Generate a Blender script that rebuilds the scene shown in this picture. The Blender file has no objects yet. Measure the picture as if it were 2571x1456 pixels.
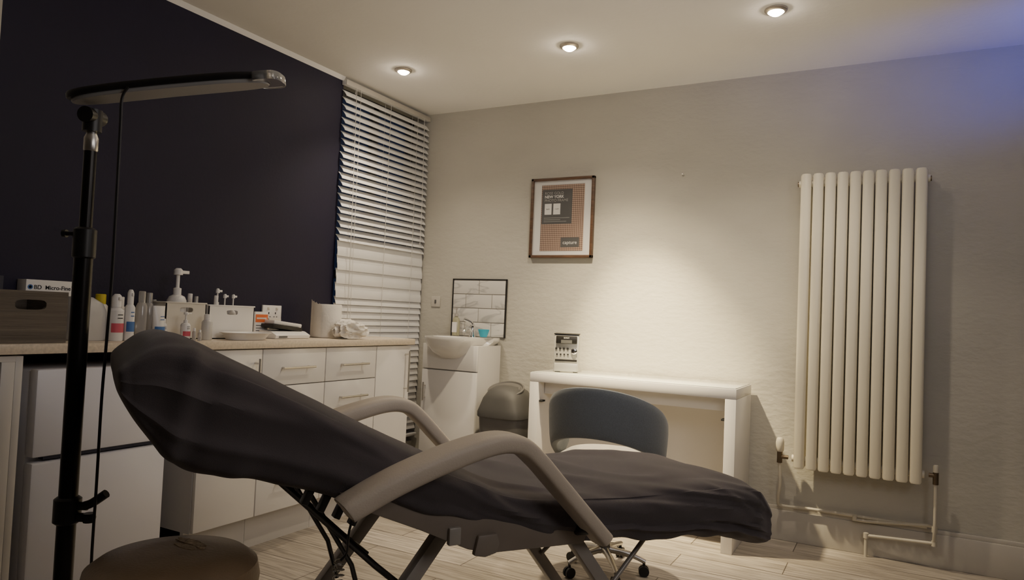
import bpy, bmesh, math, random
from mathutils import Vector, Matrix, noise
random.seed(4)
C = bpy.context.scene.collection
PI = math.pi
R = math.radians

# ---------------------------------------------------------------- camera model
CAM = Vector((2.815, -3.873, 1.07))
def ray(px, py):
    u = px-1285.5; v = py-728
    return Vector((.8787*u+.0196*v-849.7, .4757*u+.0527*v+1563.7, .0423*u-.9985*v+65.9))
def at_x(px, py, x):
    d = ray(px, py); return CAM+d*((x-CAM.x)/d.x)
def at_y(px, py, y):
    d = ray(px, py); return CAM+d*((y-CAM.y)/d.y)
cam = bpy.data.cameras.new('camera'); co = bpy.data.objects.new('camera', cam); C.objects.link(co)
r_ = Vector((.8787, .4757, .0423)).normalized(); f_ = Vector((-.4771, .878, .037)).normalized()
u_ = r_.cross(f_).normalized(); r_ = f_.cross(u_).normalized()
M = Matrix.Identity(4)
for i in range(3):
    M[i][0] = r_[i]; M[i][1] = u_[i]; M[i][2] = -f_[i]; M[i][3] = CAM[i]
co.matrix_world = M
cam.sensor_width = 36; cam.lens = 1781/2571*36; cam.clip_start = .02
bpy.context.scene.camera = co

# ---------------------------------------------------------------- materials
def pm(name, col, rough=.5, metal=0, var=.06, nscale=8, bump=0, bscale=60, stretch=(1,1,1), emit=None, es=0, trans=0, sheen=0, coat=0):
    m = bpy.data.materials.new(name); m.use_nodes = True
    nt = m.node_tree; N = nt.nodes; L = nt.links
    b = N['Principled BSDF']
    b.inputs['Roughness'].default_value = rough; b.inputs['Metallic'].default_value = metal
    tc = N.new('ShaderNodeTexCoord'); mp = N.new('ShaderNodeMapping'); mp.inputs['Scale'].default_value = stretch
    L.new(tc.outputs['Object'], mp.inputs['Vector'])
    n = N.new('ShaderNodeTexNoise'); n.inputs['Scale'].default_value = nscale; n.inputs['Detail'].default_value = 4
    L.new(mp.outputs[0], n.inputs['Vector'])
    cr = N.new('ShaderNodeValToRGB')
    cr.color_ramp.elements[0].position = .3; cr.color_ramp.elements[1].position = .7
    cr.color_ramp.elements[0].color = [max(0, c*(1-var)) for c in col]+[1]
    cr.color_ramp.elements[1].color = [min(1, c*(1+var)) for c in col]+[1]
    L.new(n.outputs['Fac'], cr.inputs[0]); L.new(cr.outputs[0], b.inputs['Base Color'])
    if bump:
        n2 = N.new('ShaderNodeTexNoise'); n2.inputs['Scale'].default_value = bscale; n2.inputs['Detail'].default_value = 5
        L.new(mp.outputs[0], n2.inputs['Vector'])
        bp = N.new('ShaderNodeBump'); bp.inputs['Strength'].default_value = bump; bp.inputs['Distance'].default_value = .01
        L.new(n2.outputs['Fac'], bp.inputs['Height']); L.new(bp.outputs[0], b.inputs['Normal'])
    if emit:
        b.inputs['Emission Color'].default_value = (*emit, 1); b.inputs['Emission Strength'].default_value = es
    if trans: b.inputs['Transmission Weight'].default_value = trans
    if sheen: b.inputs['Sheen Weight'].default_value = sheen
    if coat: b.inputs['Coat Weight'].default_value = coat
    return m
wallM = pm('warm_grey_wall', (.49, .47, .415), .85, var=.04, nscale=2.5, bump=.34, bscale=22, stretch=(1, 1, 1.8))
wallD = pm('low_bounce_dark_wall', (.14, .13, .12), .9, var=.04)  # unseen walls, colour darkened to cut the bounced light
ceilM = pm('ceiling_paint', (.82, .80, .79), .9, var=.02, nscale=2, bump=.1, bscale=40)
navyM = pm('navy_paint', (.0062, .0042, .024), .7, var=.12, nscale=3, bump=.1, bscale=60)
trimM = pm('white_trim', (.52, .49, .44), .5, var=.03)
gloss = pm('gloss_white', (.80, .78, .76), .28, var=.02, nscale=3)
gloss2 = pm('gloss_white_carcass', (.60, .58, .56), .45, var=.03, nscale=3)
fridgeM = pm('fridge_white', (.74, .74, .80), .35, var=.02, nscale=3)
darkM = pm('dark_gap', (.012, .012, .014), .8, var=.2)
workM = pm('beige_laminate', (.70, .60, .47), .35, var=.12, nscale=90)
steel = pm('brushed_steel', (.62, .60, .56), .3, 1, var=.05, nscale=40)
chrome = pm('chrome', (.75, .75, .75), .12, 1, var=.02)
darkChrome = pm('dark_chrome', (.12, .12, .12), .25, .9, var=.05)
ceramic = pm('white_ceramic', (.80, .78, .74), .1, var=.01, coat=.5)
slatM = pm('blind_slat_white', (.80, .79, .78), .5, var=.03, nscale=5)
cordM = pm('cord_white', (.6, .58, .55), .7, var=.05)
nightM = pm('night_glass_blue_glow', (.01, .014, .03), .15, var=.3, nscale=3, emit=(.03, .05, .12), es=.16)  # faint blue emission stands in for the blue reflection in the glass
radM = pm('cream_enamel', (.76, .71, .57), .38, var=.02, nscale=3)
pipeM = pm('painted_pipe', (.56, .52, .43), .45, var=.05)
brass = pm('aged_brass', (.16, .12, .08), .4, .8, var=.2)
tileM = pm('marble_tile', (.66, .64, .60), .15, var=.0)
groutM = pm('tile_grout', (.33, .31, .28), .9, var=.05)
blackP = pm('black_plastic', (.012, .011, .011), .38, var=.2, nscale=20)
blackMt = pm('black_metal', (.016, .014, .013), .3, .6, var=.2, nscale=10)
clearP = pm('clear_plastic', (.75, .72, .68), .15, var=.03, trans=.55)
rimM = pm('clear_lamp_rim', (.85, .83, .80), .06, var=.02, trans=.85)
greyPl = pm('grey_bin_plastic', (.105, .100, .095), .55, var=.08, nscale=10)
greyPl2 = pm('grey_bin_lid_plastic', (.062, .060, .058), .6, var=.06, nscale=10)
coverM = pm('charcoal_jersey', (.080, .067, .070), .92, var=.12, nscale=5, bump=.2, bscale=500, sheen=.2)
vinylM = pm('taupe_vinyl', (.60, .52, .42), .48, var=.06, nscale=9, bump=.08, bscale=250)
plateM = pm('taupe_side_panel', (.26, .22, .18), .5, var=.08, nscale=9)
frameM = pm('light_grey_steel', (.40, .37, .33), .38, .2, var=.06)
tanM = pm('tan_vinyl_worn', (.22, .15, .085), .40, var=.16, nscale=7, bump=.15, bscale=160)
tanW = pm('cracked_vinyl_patch', (.34, .25, .15), .7, var=.35, nscale=60, bump=.5, bscale=120)
blueF = pm('blue_grey_wool', (.155, .175, .195), .95, var=.10, nscale=200, bump=.2, bscale=400, sheen=.25)
seatF = pm('pale_seat_fabric', (.60, .57, .52), .9, var=.05, nscale=40)
woodF = pm('walnut_frame', (.10, .055, .034), .4, var=.35, nscale=12, stretch=(1, 1, 6))
paperM = pm('white_paper', (.74, .71, .66), .9, var=.04, nscale=10, bump=.15, bscale=90)
paperM2 = pm('tissue', (.78, .74, .68), .95, var=.04, nscale=10, bump=.3, bscale=60)
greyInk = pm('grey_print', (.085, .085, .088), .5, var=.05)
whiteInk = pm('white_print', (.66, .65, .64), .6, var=.02)
blackInk = pm('black_print', (.015, .015, .02), .6, var=.05)
crateM = pm('grey_wood', (.13, .108, .085), .7, var=.3, nscale=10, bump=.3, bscale=60, stretch=(1, .2, 6))
whiteP = pm('white_plastic', (.82, .80, .78), .35, var=.03)
creamP = pm('cream_plastic', (.68, .64, .57), .4, var=.03)
natP = pm('milky_plastic', (.68, .66, .63), .35, var=.05, trans=.15)
pinkM = pm('pink_label', (.62, .10, .14), .5, var=.05)
blueM = pm('blue_label', (.06, .16, .42), .5, var=.05)
orangeM = pm('orange_label', (.75, .16, .04), .5, var=.05)
yellowM = pm('yellow_plastic', (.62, .50, .03), .5, var=.05)
aquaM = pm('turquoise_plastic', (.03, .36, .52), .35, var=.05)
soapM = pm('clear_soap_bottle', (.60, .58, .40), .15, var=.04, trans=.5)
silverP = pm('silver_plastic', (.40, .395, .385), .35, .3, var=.04)
binderM = pm('dark_blue_card', (.02, .022, .045), .6, var=.1)
glassM = pm('desk_glass', (.72, .74, .70), .06, var=.01, coat=.6)
ringM = pm('satin_nickel_ring', (.5, .46, .42), .3, .8, var=.03)
bulbM = pm('lit_lamp_lens', (1, .9, .75), .4, emit=(1, .84, .64), es=160)
ledM = pm('lamp_diffuser', (.36, .35, .34), .3, var=.03)
rubber = pm('caster_rubber', (.015, .015, .016), .5, var=.1)

# marble veins
nt = tileM.node_tree; N = nt.nodes; L = nt.links; b = N['Principled BSDF']
wv = N.new('ShaderNodeTexNoise'); wv.inputs['Scale'].default_value = 3.2; wv.inputs['Detail'].default_value = 3; wv.inputs['Distortion'].default_value = .8
tcn = [n for n in N if n.type == 'TEX_COORD'][0]
mpv = N.new('ShaderNodeMapping'); mpv.inputs['Rotation'].default_value = (0, R(40), 0); mpv.inputs['Scale'].default_value = (1, 1, 3.2)
L.new(tcn.outputs['Object'], mpv.inputs['Vector']); L.new(mpv.outputs[0], wv.inputs['Vector'])
cr = N.new('ShaderNodeValToRGB'); e = cr.color_ramp.elements
e[0].position = .46; e[0].color = (.66, .64, .61, 1); e[1].position = .56; e[1].color = (.64, .62, .59, 1)
q = cr.color_ramp.elements.new(.50); q.color = (.46, .45, .44, 1)
L.new(wv.outputs['Fac'], cr.inputs[0]); L.new(cr.outputs[0], b.inputs['Base Color'])

# floor planks
floorM = pm('wood_look_vinyl', (.36, .32, .27), .45)
nt = floorM.node_tree; N = nt.nodes; L = nt.links; b = N['Principled BSDF']
tcn = [n for n in N if n.type == 'TEX_COORD'][0]
br = N.new('ShaderNodeTexBrick'); br.inputs['Scale'].default_value = 1; br.inputs['Brick Width'].default_value = 1.2
br.inputs['Row Height'].default_value = .18; br.inputs['Mortar Size'].default_value = .0022; br.offset = .37
br.inputs['Color1'].default_value = (.50, .46, .41, 1); br.inputs['Color2'].default_value = (.37, .335, .29, 1); br.inputs['Mortar'].default_value = (.12, .10, .085, 1)
L.new(tcn.outputs['Object'], br.inputs['Vector'])
mp = N.new('ShaderNodeMapping'); mp.inputs['Scale'].default_value = (1.5, 22, 1); L.new(tcn.outputs['Object'], mp.inputs['Vector'])
ng = N.new('ShaderNodeTexNoise'); ng.inputs['Scale'].default_value = 3; ng.inputs['Detail'].default_value = 8; ng.inputs['Distortion'].default_value = .8
L.new(mp.outputs[0], ng.inputs['Vector'])
cr = N.new('ShaderNodeValToRGB'); cr.color_ramp.elements[0].position = .35; cr.color_ramp.elements[1].position = .65
cr.color_ramp.elements[0].color = (.62, .60, .58, 1); cr.color_ramp.elements[1].color = (1.15, 1.13, 1.1, 1)
L.new(ng.outputs['Fac'], cr.inputs[0])
mx = N.new('ShaderNodeMix'); mx.data_type = 'RGBA'; mx.blend_type = 'MULTIPLY'; mx.inputs['Factor'].default_value = 1
L.new(br.outputs['Color'], mx.inputs['A']); L.new(cr.outputs[0], mx.inputs['B']); L.new(mx.outputs['Result'], b.inputs['Base Color'])
bp = N.new('ShaderNodeBump'); bp.inputs['Strength'].default_value = .2; bp.inputs['Distance'].default_value = .004
L.new(ng.outputs['Fac'], bp.inputs['Height']); L.new(bp.outputs[0], b.inputs['Normal'])

# poster pattern
roseM = pm('rose_gold_trellis', (.4, .2, .1), .4)
nt = roseM.node_tree; N = nt.nodes; L = nt.links; b = N['Principled BSDF']
tcn = [n for n in N if n.type == 'TEX_COORD'][0]
mp = N.new('ShaderNodeMapping'); mp.inputs['Rotation'].default_value = (0, R(45), 0); mp.inputs['Scale'].default_value = (120, 120, 120)
L.new(tcn.outputs['Object'], mp.inputs['Vector'])
ck = N.new('ShaderNodeTexChecker'); ck.inputs['Scale'].default_value = 1
ck.inputs['Color1'].default_value = (.42, .31, .25, 1); ck.inputs['Color2'].default_value = (.16, .105, .085, 1)
off = N.new('ShaderNodeMapping'); off.inputs['Location'].default_value = (0, .5, 0); L.new(mp.outputs[0], off.inputs['Vector'])
L.new(off.outputs[0], ck.inputs['Vector']); L.new(ck.outputs['Color'], b.inputs['Base Color'])

# ---------------------------------------------------------------- mesh builder
class MB:
    def __init__(s): s.bm = bmesh.new()
    def _add(s, t, mi=0):
        for f in t.faces: f.material_index = mi
        me = bpy.data.meshes.new('t'); t.to_mesh(me); s.bm.from_mesh(me); bpy.data.meshes.remove(me); t.free()
    def box(s, lo, hi, bev=0, mi=0, rot=None, seg=2):
        t = bmesh.new(); bmesh.ops.create_cube(t, size=1)
        lo = Vector(lo); hi = Vector(hi); d = hi-lo; c = (lo+hi)/2
        bmesh.ops.scale(t, vec=(abs(d.x), abs(d.y), abs(d.z)), verts=t.verts)
        if bev: bmesh.ops.bevel(t, geom=list(t.edges), offset=min(bev, min(abs(d.x), abs(d.y), abs(d.z))*.49), segments=seg, affect='EDGES', profile=.5)
        if rot is not None: bmesh.ops.transform(t, matrix=rot.to_4x4(), verts=t.verts)
        bmesh.ops.translate(t, vec=c, verts=t.verts)
        s._add(t, mi); return s
    def loft(s, rings, cap=True, closed=True, mi=0, loop=False):
        t = bmesh.new(); vr = [[t.verts.new(p) for p in r] for r in rings]; n = len(rings[0])
        K = len(vr)
        for i in range(K if loop else K-1):
            a = vr[i]; b2 = vr[(i+1) % K]
            for j in range(n if closed else n-1):
                k = (j+1) % n
                try: t.faces.new((a[j], a[k], b2[k], b2[j]))
                except Exception: pass
        if cap and closed and not loop:
            t.faces.new(vr[0][::-1]); t.faces.new(vr[-1])
        bmesh.ops.recalc_face_normals(t, faces=t.faces); s._add(t, mi); return s
    def lathe(s, prof, c=(0, 0, 0), seg=28, mat=None, mi=0, sx=1, sy=1):
        c = Vector(c); rings = []
        for r, z in prof:
            ring = []
            for k in range(seg):
                a = 2*PI*k/seg; p = Vector((max(r, .0002)*math.cos(a)*sx, max(r, .0002)*math.sin(a)*sy, z))
                if mat is not None: p = mat @ p
                ring.append(p+c)
            rings.append(ring)
        return s.loft(rings, mi=mi)
    def cyl(s, p0, p1, r0, r1=None, seg=20, mi=0):
        p0 = Vector(p0); p1 = Vector(p1); r1 = r0 if r1 is None else r1
        q = (p1-p0).to_track_quat('Z', 'Y').to_matrix(); l = (p1-p0).length
        return s.lathe([(r0, 0), (r1, l)], p0, seg, q, mi)
    def tube(s, pts, r, seg=12, mi=0, sec=None, smooth=0, up=Vector((0, 0, 1))):
        pts = [Vector(p) for p in pts]
        if smooth: pts = catmull(pts, smooth)
        rings = []; prev = None; n = len(pts)
        for i, p in enumerate(pts):
            d = (pts[min(i+1, n-1)]-pts[max(i-1, 0)]).normalized()
            if prev is None:
                a = up if abs(d.dot(up)) < .95 else Vector((1, 0, 0))
                x = d.cross(a).normalized()
            else: x = (prev-d*prev.dot(d)).normalized()
            prev = x; y = x.cross(d)
            rr = r[i] if isinstance(r, list) else r
            ring = []
            for k in range(seg):
                a = 2*PI*k/seg
                if sec: cx, cy = sec(a, i/(n-1))
                else: cx, cy = rr*math.cos(a), rr*math.sin(a)
                ring.append(p+x*cx+y*cy)
            rings.append(ring)
        return s.loft(rings, mi=mi)
    def prism(s, poly, z0, z1, mat=None, mi=0, bev=0):
        t = bmesh.new(); a = [t.verts.new((x, y, z0)) for x, y in poly]; b2 = [t.verts.new((x, y, z1)) for x, y in poly]
        t.faces.new(a[::-1]); t.faces.new(b2); n = len(a)
        for i in range(n): t.faces.new((a[i], a[(i+1) % n], b2[(i+1) % n], b2[i]))
        bmesh.ops.recalc_face_normals(t, faces=t.faces)
        if bev: bmesh.ops.bevel(t, geom=list(t.edges), offset=bev, segments=2, affect='EDGES', profile=.5)
        if mat is not None: bmesh.ops.transform(t, matrix=mat, verts=t.verts)
        s._add(t, mi); return s
    def holed(s, w, h, t0, hc, hw, hh, mat, mi=0, e=4):
        # panel w*h in local XY centred at 0, thickness t0 in Z, rounded hole
        angs = sorted(set([2*PI*k/40 for k in range(40)]+[math.atan2(sy*(h/2)-hc[1], sx*(w/2)-hc[0]) % (2*PI) for sx in (-1, 1) for sy in (-1, 1)]))
        I = []; O = []
        for a in angs:
            c, q = math.cos(a), math.sin(a)
            rr = (abs(c/(hw/2))**e+abs(q/(hh/2))**e)**(-1/e); I.append((hc[0]+rr*c, hc[1]+rr*q))
            k = []
            if abs(c) > 1e-6: k.append(((w/2 if c > 0 else -w/2)-hc[0])/c)
            if abs(q) > 1e-6: k.append(((h/2 if q > 0 else -h/2)-hc[1])/q)
            k = min(k); O.append((hc[0]+k*c, hc[1]+k*q))
        rings = [[mat @ Vector((x, y, z)) for x, y in P] for P, z in ((I, 0), (O, 0), (O, t0), (I, t0))]
        return s.loft(rings, loop=True, mi=mi)
    def build(s, name, m, parent=None, smooth=True, sub=0, loc=None):
        me = bpy.data.meshes.new(name); s.bm.to_mesh(me); s.bm.free()
        for q in (m if isinstance(m, (list, tuple)) else [m]): me.materials.append(q)
        if smooth:
            me.polygons.foreach_set('use_smooth', [True]*len(me.polygons)); me.set_sharp_from_angle(angle=R(38))
        o = bpy.data.objects.new(name, me); C.objects.link(o)
        if parent: o.parent = parent
        if loc: o.location = loc
        if sub:
            md = o.modifiers.new('s', 'SUBSURF'); md.levels = sub; md.render_levels = sub
        return o
def catmull(p, k):
    out = []; n = len(p)
    for i in range(n-1):
        a = p[max(i-1, 0)]; b2 = p[i]; c = p[i+1]; d = p[min(i+2, n-1)]
        for j in range(k):
            t = j/k
            out.append(.5*((2*b2)+(c-a)*t+(2*a-5*b2+4*c-d)*t*t+(3*b2-a-3*c+d)*t**3))
    out.append(p[-1]); return out
def tag(o, label=None, cat=None, group=None):
    if label: o['label'] = label
    if cat: o['category'] = cat
    if group: o['group'] = group
    return o
def thing(name, label, cat, loc=(0, 0, 0), rz=0, group=None):
    o = bpy.data.objects.new(name, None); o.empty_display_size = .05; C.objects.link(o); o.location = loc; o.rotation_euler = (0, 0, rz)
    return tag(o, label, cat, group)
def struct(o): o['kind'] = 'structure'; return o
def text(s, size, loc, rot, m, parent, name='lettering', align='LEFT', ext=.0004, bold=0):
    c = bpy.data.curves.new('t', 'FONT'); c.body = s; c.size = size; c.align_x = align; c.extrude = ext; c.offset = bold
    t = bpy.data.objects.new('t', c); C.objects.link(t)
    bpy.context.view_layer.update()
    me = bpy.data.meshes.new_from_object(t.evaluated_get(bpy.context.evaluated_depsgraph_get()))
    bpy.data.objects.remove(t); me.materials.clear(); me.materials.append(m)
    o = bpy.data.objects.new(name, me); C.objects.link(o); o.parent = parent; o.location = loc; o.rotation_euler = rot
    return o
FX = (PI/2, 0, PI/2)   # lettering on a face looking to +x
FY = (PI/2, 0, 0)      # lettering on a face looking to -y
def spow(v, e): return math.copysign(abs(v)**e, v)

# ---------------------------------------------------------------- room
XR, YF, H = 4.4, -5.2, 2.4
struct(MB().box((-.2, YF-.1, -.1), (XR+.1, .1, 0)).build('floor', floorM, smooth=False))
struct(MB().box((-.2, YF-.1, H), (XR+.1, .1, H+.1)).build('ceiling', ceilM, smooth=False))
struct(MB().box((-.2, 0, 0), (XR+.1, .12, H)).build('wall_back', wallM, smooth=False))
w = MB(); w.box((-.2, -2.59, 0), (0, -.82, H)).box((-.2, YF, 0), (.0, -2.59, H), mi=1)
w.box((-.2, -.82, 0), (0, 0, .22), mi=1).box((-.2, -.82, 2.38), (0, 0, H), mi=1)
struct(w.build('wall_left', [navyM, wallM], smooth=False))
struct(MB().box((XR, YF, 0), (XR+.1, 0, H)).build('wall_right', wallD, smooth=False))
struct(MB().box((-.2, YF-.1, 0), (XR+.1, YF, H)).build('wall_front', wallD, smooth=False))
struct(MB().box((.0, YF, 0), (.05, -2.595, H), .004).build('trim_2', trimM))
struct(MB().prism([(0, -.022), (.016, 0), (0, 0)], 0, 1.77, Matrix.Translation((0, -.82, H)) @ Matrix.Rotation(PI/2, 4, 'X')).build('trim_1', ceilM))
bb = MB(); bb.box((0, -.018, 0), (XR, 0, .15), .003).box((0, -.012, .145), (XR, 0, .17), .004)
struct(bb.build('baseboard_back', trimM))
# window
wn = MB(); wn.box((-.14, -.80, .24), (-.13, -.02, 2.36))
wo = struct(wn.build('window_1', nightM, smooth=False))
fr = MB()
for y in (-.82, -.43, -.06): fr.box((-.15, y, .22), (-.10, y+.06, 2.38), .004)
for z in (.22, 1.25, 2.33): fr.box((-.15, -.82, z), (-.10, 0, z+.05), .004)
fo = fr.build('window_frame', greyInk, wo)

# ---------------------------------------------------------------- blind
bl = thing('venetian_blind', 'white wooden venetian blind covering the tall window in the room corner', 'blind', (.022, -.418, 0))
MB().box((-.022, -.414, 2.352), (.010, .410, 2.377), .003).build('headrail', slatM, bl)
MB().box((.011, -.416, 2.350), (.015, .412, 2.380), .0015).build('valance', trimM, bl)
sl = MB()
zs = []; z = 2.305
while z > .30:
    zs.append(z); z -= .0395
for k, z in enumerate(zs):
    tilt = R(50) if z > 1.46 else (R(86) if z > 1.12 else R(70))
    tilt += R(random.uniform(-2.5, 2.5)); yo = random.uniform(-.005, .005)
    xo = .006 if 1.12 < z < 1.46 and k % 2 else 0
    rings = []
    for y in (-.41+yo, .405+yo):
        ring = []
        for a, t0 in [(-1, -1), (-.5, -1), (0, -1), (.5, -1), (1, -1), (1, 1), (.5, 1), (0, 1), (-.5, 1), (-1, 1)]:
            sx_ = a*.0245; tz = t0*.0012+.002*(1-a*a)
            x = sx_*math.cos(tilt)+tz*math.sin(tilt)+xo; zz = -sx_*math.sin(tilt)+tz*math.cos(tilt)
            ring.append(Vector((x, y, z+zz)))
        rings.append(ring)
    sl.loft(rings)
sl.build('slats', slatM, bl)
MB().box((-.020, -.41, .262), (.025, .405, .28), .004).build('bottom_rail', slatM, bl)
for y in (-.30, -.02, .26):
    cm = MB().tube([(.024, y, 2.352), (.024, y, .27)], .0012, 6).tube([(-.021, y, 2.352), (-.021, y, .27)], .0012, 6)
    cm.build('ladder_cord', cordM, bl)
MB().tube([(.024, -.34, 2.352), (.034, -.338, 1.6), (.034, -.335, 1.0)], .0018, 6, smooth=5).lathe([(.001, 0), (.006, .004), (.004, .03), (.001, .035)], (.034, -.335, .965), 10).build('pull_cord', cordM, bl)
MB().tube([(.024, .33, 2.352), (.034, .332, 1.8), (.034, .33, 1.5)], .0018, 6, smooth=5).build('pull_cord', cordM, bl)

# ---------------------------------------------------------------- kitchen run
WT = .917
wt = MB().prism([(.003, -3.3), (.39, -3.3), (.39, -.545), (.082, -.545), (.082, -.850), (.003, -.850)], .884, WT, bev=.003)
tag(wt.build('worktop', workM), 'long beige speckled laminate worktop along the navy wall', 'worktop')
FX0 = .37
def bar_handle(parent, p0, p1, out):
    p0 = Vector(p0); p1 = Vector(p1); d = (p1-p0).normalized(); o = Vector(out)
    m = MB().cyl(p0+o, p1+o, .0055, seg=12)
    for q in (p0+d*.02, p1-d*.02): m.cyl(q, q+o, .0045, seg=10)
    return m.build('handle', steel, parent)
def unit(name, label, cat, y0, y1, pl=True):
    t = thing(name, label, cat, (.082 if y1 > -.86 else .01, (y0+y1)/2, 0)); x0 = t.location.x
    w_ = (y1-y0)/2-.0008; dx = FX0-x0
    MB().box((0, -w_, .145), (dx-.02, w_, .882)).build('body', gloss2, t)
    MB().box((dx-.075, -w_, 0), (dx-.055, w_, .145)).build('plinth', gloss2, t)
    return t, dx, w_
t, dx, w_ = unit('base_cabinet', 'narrow white gloss base cabinet with tall door and vertical bar handle at worktop end', 'cabinet', -.862, -.562)
d = MB().box((dx-.018, -w_+.002, .15), (dx, w_-.002, .878), .002).build('door', gloss, t)
bar_handle(d, (dx, w_-.045, .62), (dx, w_-.045, .85), (.03, 0, 0))
for (y0, y1, lab) in ((-1.245, -.862, 'white gloss drawer unit beside the narrow tall door cabinet'), (-1.64, -1.245, 'white gloss drawer unit partly behind the raised couch backrest')):
    t, dx, w_ = unit('drawer_unit', lab, 'drawer unit', y0, y1)
    t['group'] = 'drawer units under the worktop'
    for (z0, z1, hz) in ((.714, .878, .793), (.552, .710, .630), (.390, .548, .468), (.15, .386, .283)):
        d = MB().box((dx-.018, -w_+.002, z0), (dx, w_-.002, z1), .002).build('drawer', gloss, t)
        bar_handle(d, (dx, -.10, hz), (dx, .10, hz), (.03, 0, 0))
t, dx, w_ = unit('base_cabinet', 'plain white base cabinet between the fridge and the drawer units', 'cabinet', -1.95, -1.64)
d = MB().box((dx-.018, -w_+.002, .15), (dx, w_-.002, .878), .002).build('door', gloss, t)
bar_handle(d, (dx, w_-.04, .66), (dx, w_-.04, .84), (.03, 0, 0))
# fridge
t = thing('fridge_freezer', 'white under-counter fridge freezer with two doors behind the lamp pole', 'fridge', (.02, -2.33, 0)); dx = .35
MB().box((0, -.238, .03), (dx-.05, .238, .825), .004).box((.02, -.22, 0), (.06, -.18, .03)).box((.02, .18, 0), (.06, .22, .03)).box((.24, -.22, 0), (.28, -.18, .03)).box((.24, .18, 0), (.28, .22, .03)).build('body', fridgeM, t)
d = MB().box((dx-.048, -.24, .545), (dx, .24, .832), .008).build('freezer_door', fridgeM, t)
MB().box((dx-.04, -.2, .534), (dx-.010, .24, .545)).build('handle_recess', binderM, d)
MB().box((dx-.048, -.24, .05), (dx, .24, .528), .008).build('fridge_door', fridgeM, t)
# left chest
t = thing('drawer_chest', 'white open-fronted drawer chest left of the fridge', 'drawers', (.02, -2.90, 0))
MB().box((0, .262, 0), (.35, .285, .878), .002).box((0, -.285, 0), (.35, -.262, .878), .002).box((0, -.262, .86), (.35, .262, .878)).box((0, -.262, 0), (.35, .262, .06)).box((0, -.262, .06), (.01, .262, .86)).box((.33, .222, .06), (.35, .262, .86), .002).build('body', gloss2, t)
for z0 in (.70, .55, .40, .25, .10):
    MB().box((.02, -.255, z0), (.345, .218, z0+.125), .003).build('drawer', gloss, t)

# ---------------------------------------------------------------- vanity
t = thing('vanity_unit', 'narrow white basin cabinet in the corner beneath the marble splashback', 'vanity unit', (.465, -.02, 0))
MB().box((-.195, -.262, .08), (.195, 0, .885), .002).box((-.19, -.23, 0), (.19, -.01, .08)).build('body', gloss2, t)
MB().box((-.193, -.28, .735), (.193, -.262, .885), .002).build('front_panel', gloss, t)
d = MB().box((-.193, -.28, .09), (.193, -.262, .728), .002).build('door', gloss, t)
bar_handle(d, (-.165, -.28, .54), (-.165, -.28, .65), (0, -.022, 0))
bs = MB(); n = 48
def outl(k, s=1.0):
    a = 2*PI*k/n; c, q = math.cos(a), math.sin(a)
    if q > 0: rr = (abs(c/.205)**6+abs(q/.157)**6)**(-1/6)
    else: rr = (abs(c/.205)**3+abs(q/.225)**2.4)**(-1/2.7)
    return rr*c*s, rr*q*s
cy = -.14
rings = []
for sc, z in ((.30, .795), (.55, .808), (.76, .842), (.90, .888), (.98, .905), (1.0, .915), (1.0, .928), (.985, .932)):
    ring = []
    for k in range(n):
        x, y = outl(k, 1)
        y2 = y*sc if y < 0 else (y*sc if z < .9 else y)
        x2 = x*sc
        if z >= .9: x2 = x*(1 if z > .908 else .98); y2 = y if z > .908 else y*.98
        ring.append(Vector((x2, cy+y2-(.02 if z < .9 else 0), z)))
    rings.append(ring)
for sc, z in ((.78, .930), (.72, .915), (.6, .86), (.3, .83), (.05, .825)):
    rings.append([Vector((.205*sc*math.cos(2*PI*k/n), cy-.06+.15*sc*math.sin(2*PI*k/n), z)) for k in range(n)])
bs.loft(rings); bs.build('basin', ceramic, t)
tp = MB().lathe([(.022, .928), (.022, .938), (.017, .945), (.017, 1.0), (.012, 1.006)], (0.01, -.045, 0)).tube([(.01, -.05, .965), (.01, -.09, .985), (.01, -.13, .978), (.01, -.145, .962)], .011, smooth=5)
tpo = tp.build('tap', chrome, t)
MB().tube([(.01, -.045, 1.003), (.0, -.055, 1.022), (-.03, -.085, 1.040)], [.013]*1+[.012]*20, smooth=5, seg=10).build('lever', chrome, tpo)
# splashback
t = thing('tile_splashback', 'marble brick tile splashback with dark metal edge above the basin', 'splashback', (.478, 0, .9325))
MB().box((-.2, -.013, 0), (-.194, 0, .366)).box((.194, -.013, 0), (.2, 0, .366)).box((-.2, -.013, .360), (.2, 0, .366)).build('edge_trim', blackP, t)
MB().box((-.194, -.0065, 0), (.194, 0, .360)).build('grout', groutM, t)
tl = MB()
for r0 in range(4):
    z0 = .003+r0*.089; xs = [-.194, .0, .194] if r0 % 2 else [-.194, -.097, .097, .194]
    for a, b2 in zip(xs[:-1], xs[1:]): tl.box((a+.002, -.0105, z0), (b2-.002, 0, z0+.085), .002)
tl.build('tiles', tileM, t)
# soap, bowl
def put(px, y, z): p = at_y(px, 840, y); return (p.x, y, z)
x_, y_, z_ = put(1144, -.07, .9335)
t = thing('soap_bottle', 'clear hand soap pump bottle on the corner basin', 'bottle', (x_, y_, z_))
MB().lathe([(.02, 0), (.026, .003), (.026, .09), (.02, .11), (.011, .118), (.011, .125)], seg=24, sy=.7).build('body', soapM, t)
MB().lathe([(.013, .122), (.013, .138), (.004, .14), (.004, .165), (.009, .166), (.009, .174), (.002, .175)], seg=16).box((-.005, -.035, .166), (.005, 0, .173), .002).build('pump', clearP, t)
MB().box((-.018, -.0195, .02), (.018, -.0185, .085)).build('label_sticker', whiteP, t)
x_, y_, z_ = put(1214, -.09, .9335)
tag(MB().lathe([(.018, 0), (.022, .002), (.036, .045), (.036, .048), (.033, .046), (.02, .006), (0, .005)], (x_, y_, z_)).build('bowl', aquaM), 'small turquoise bowl on the basin edge beside the tap', 'bowl')
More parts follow.
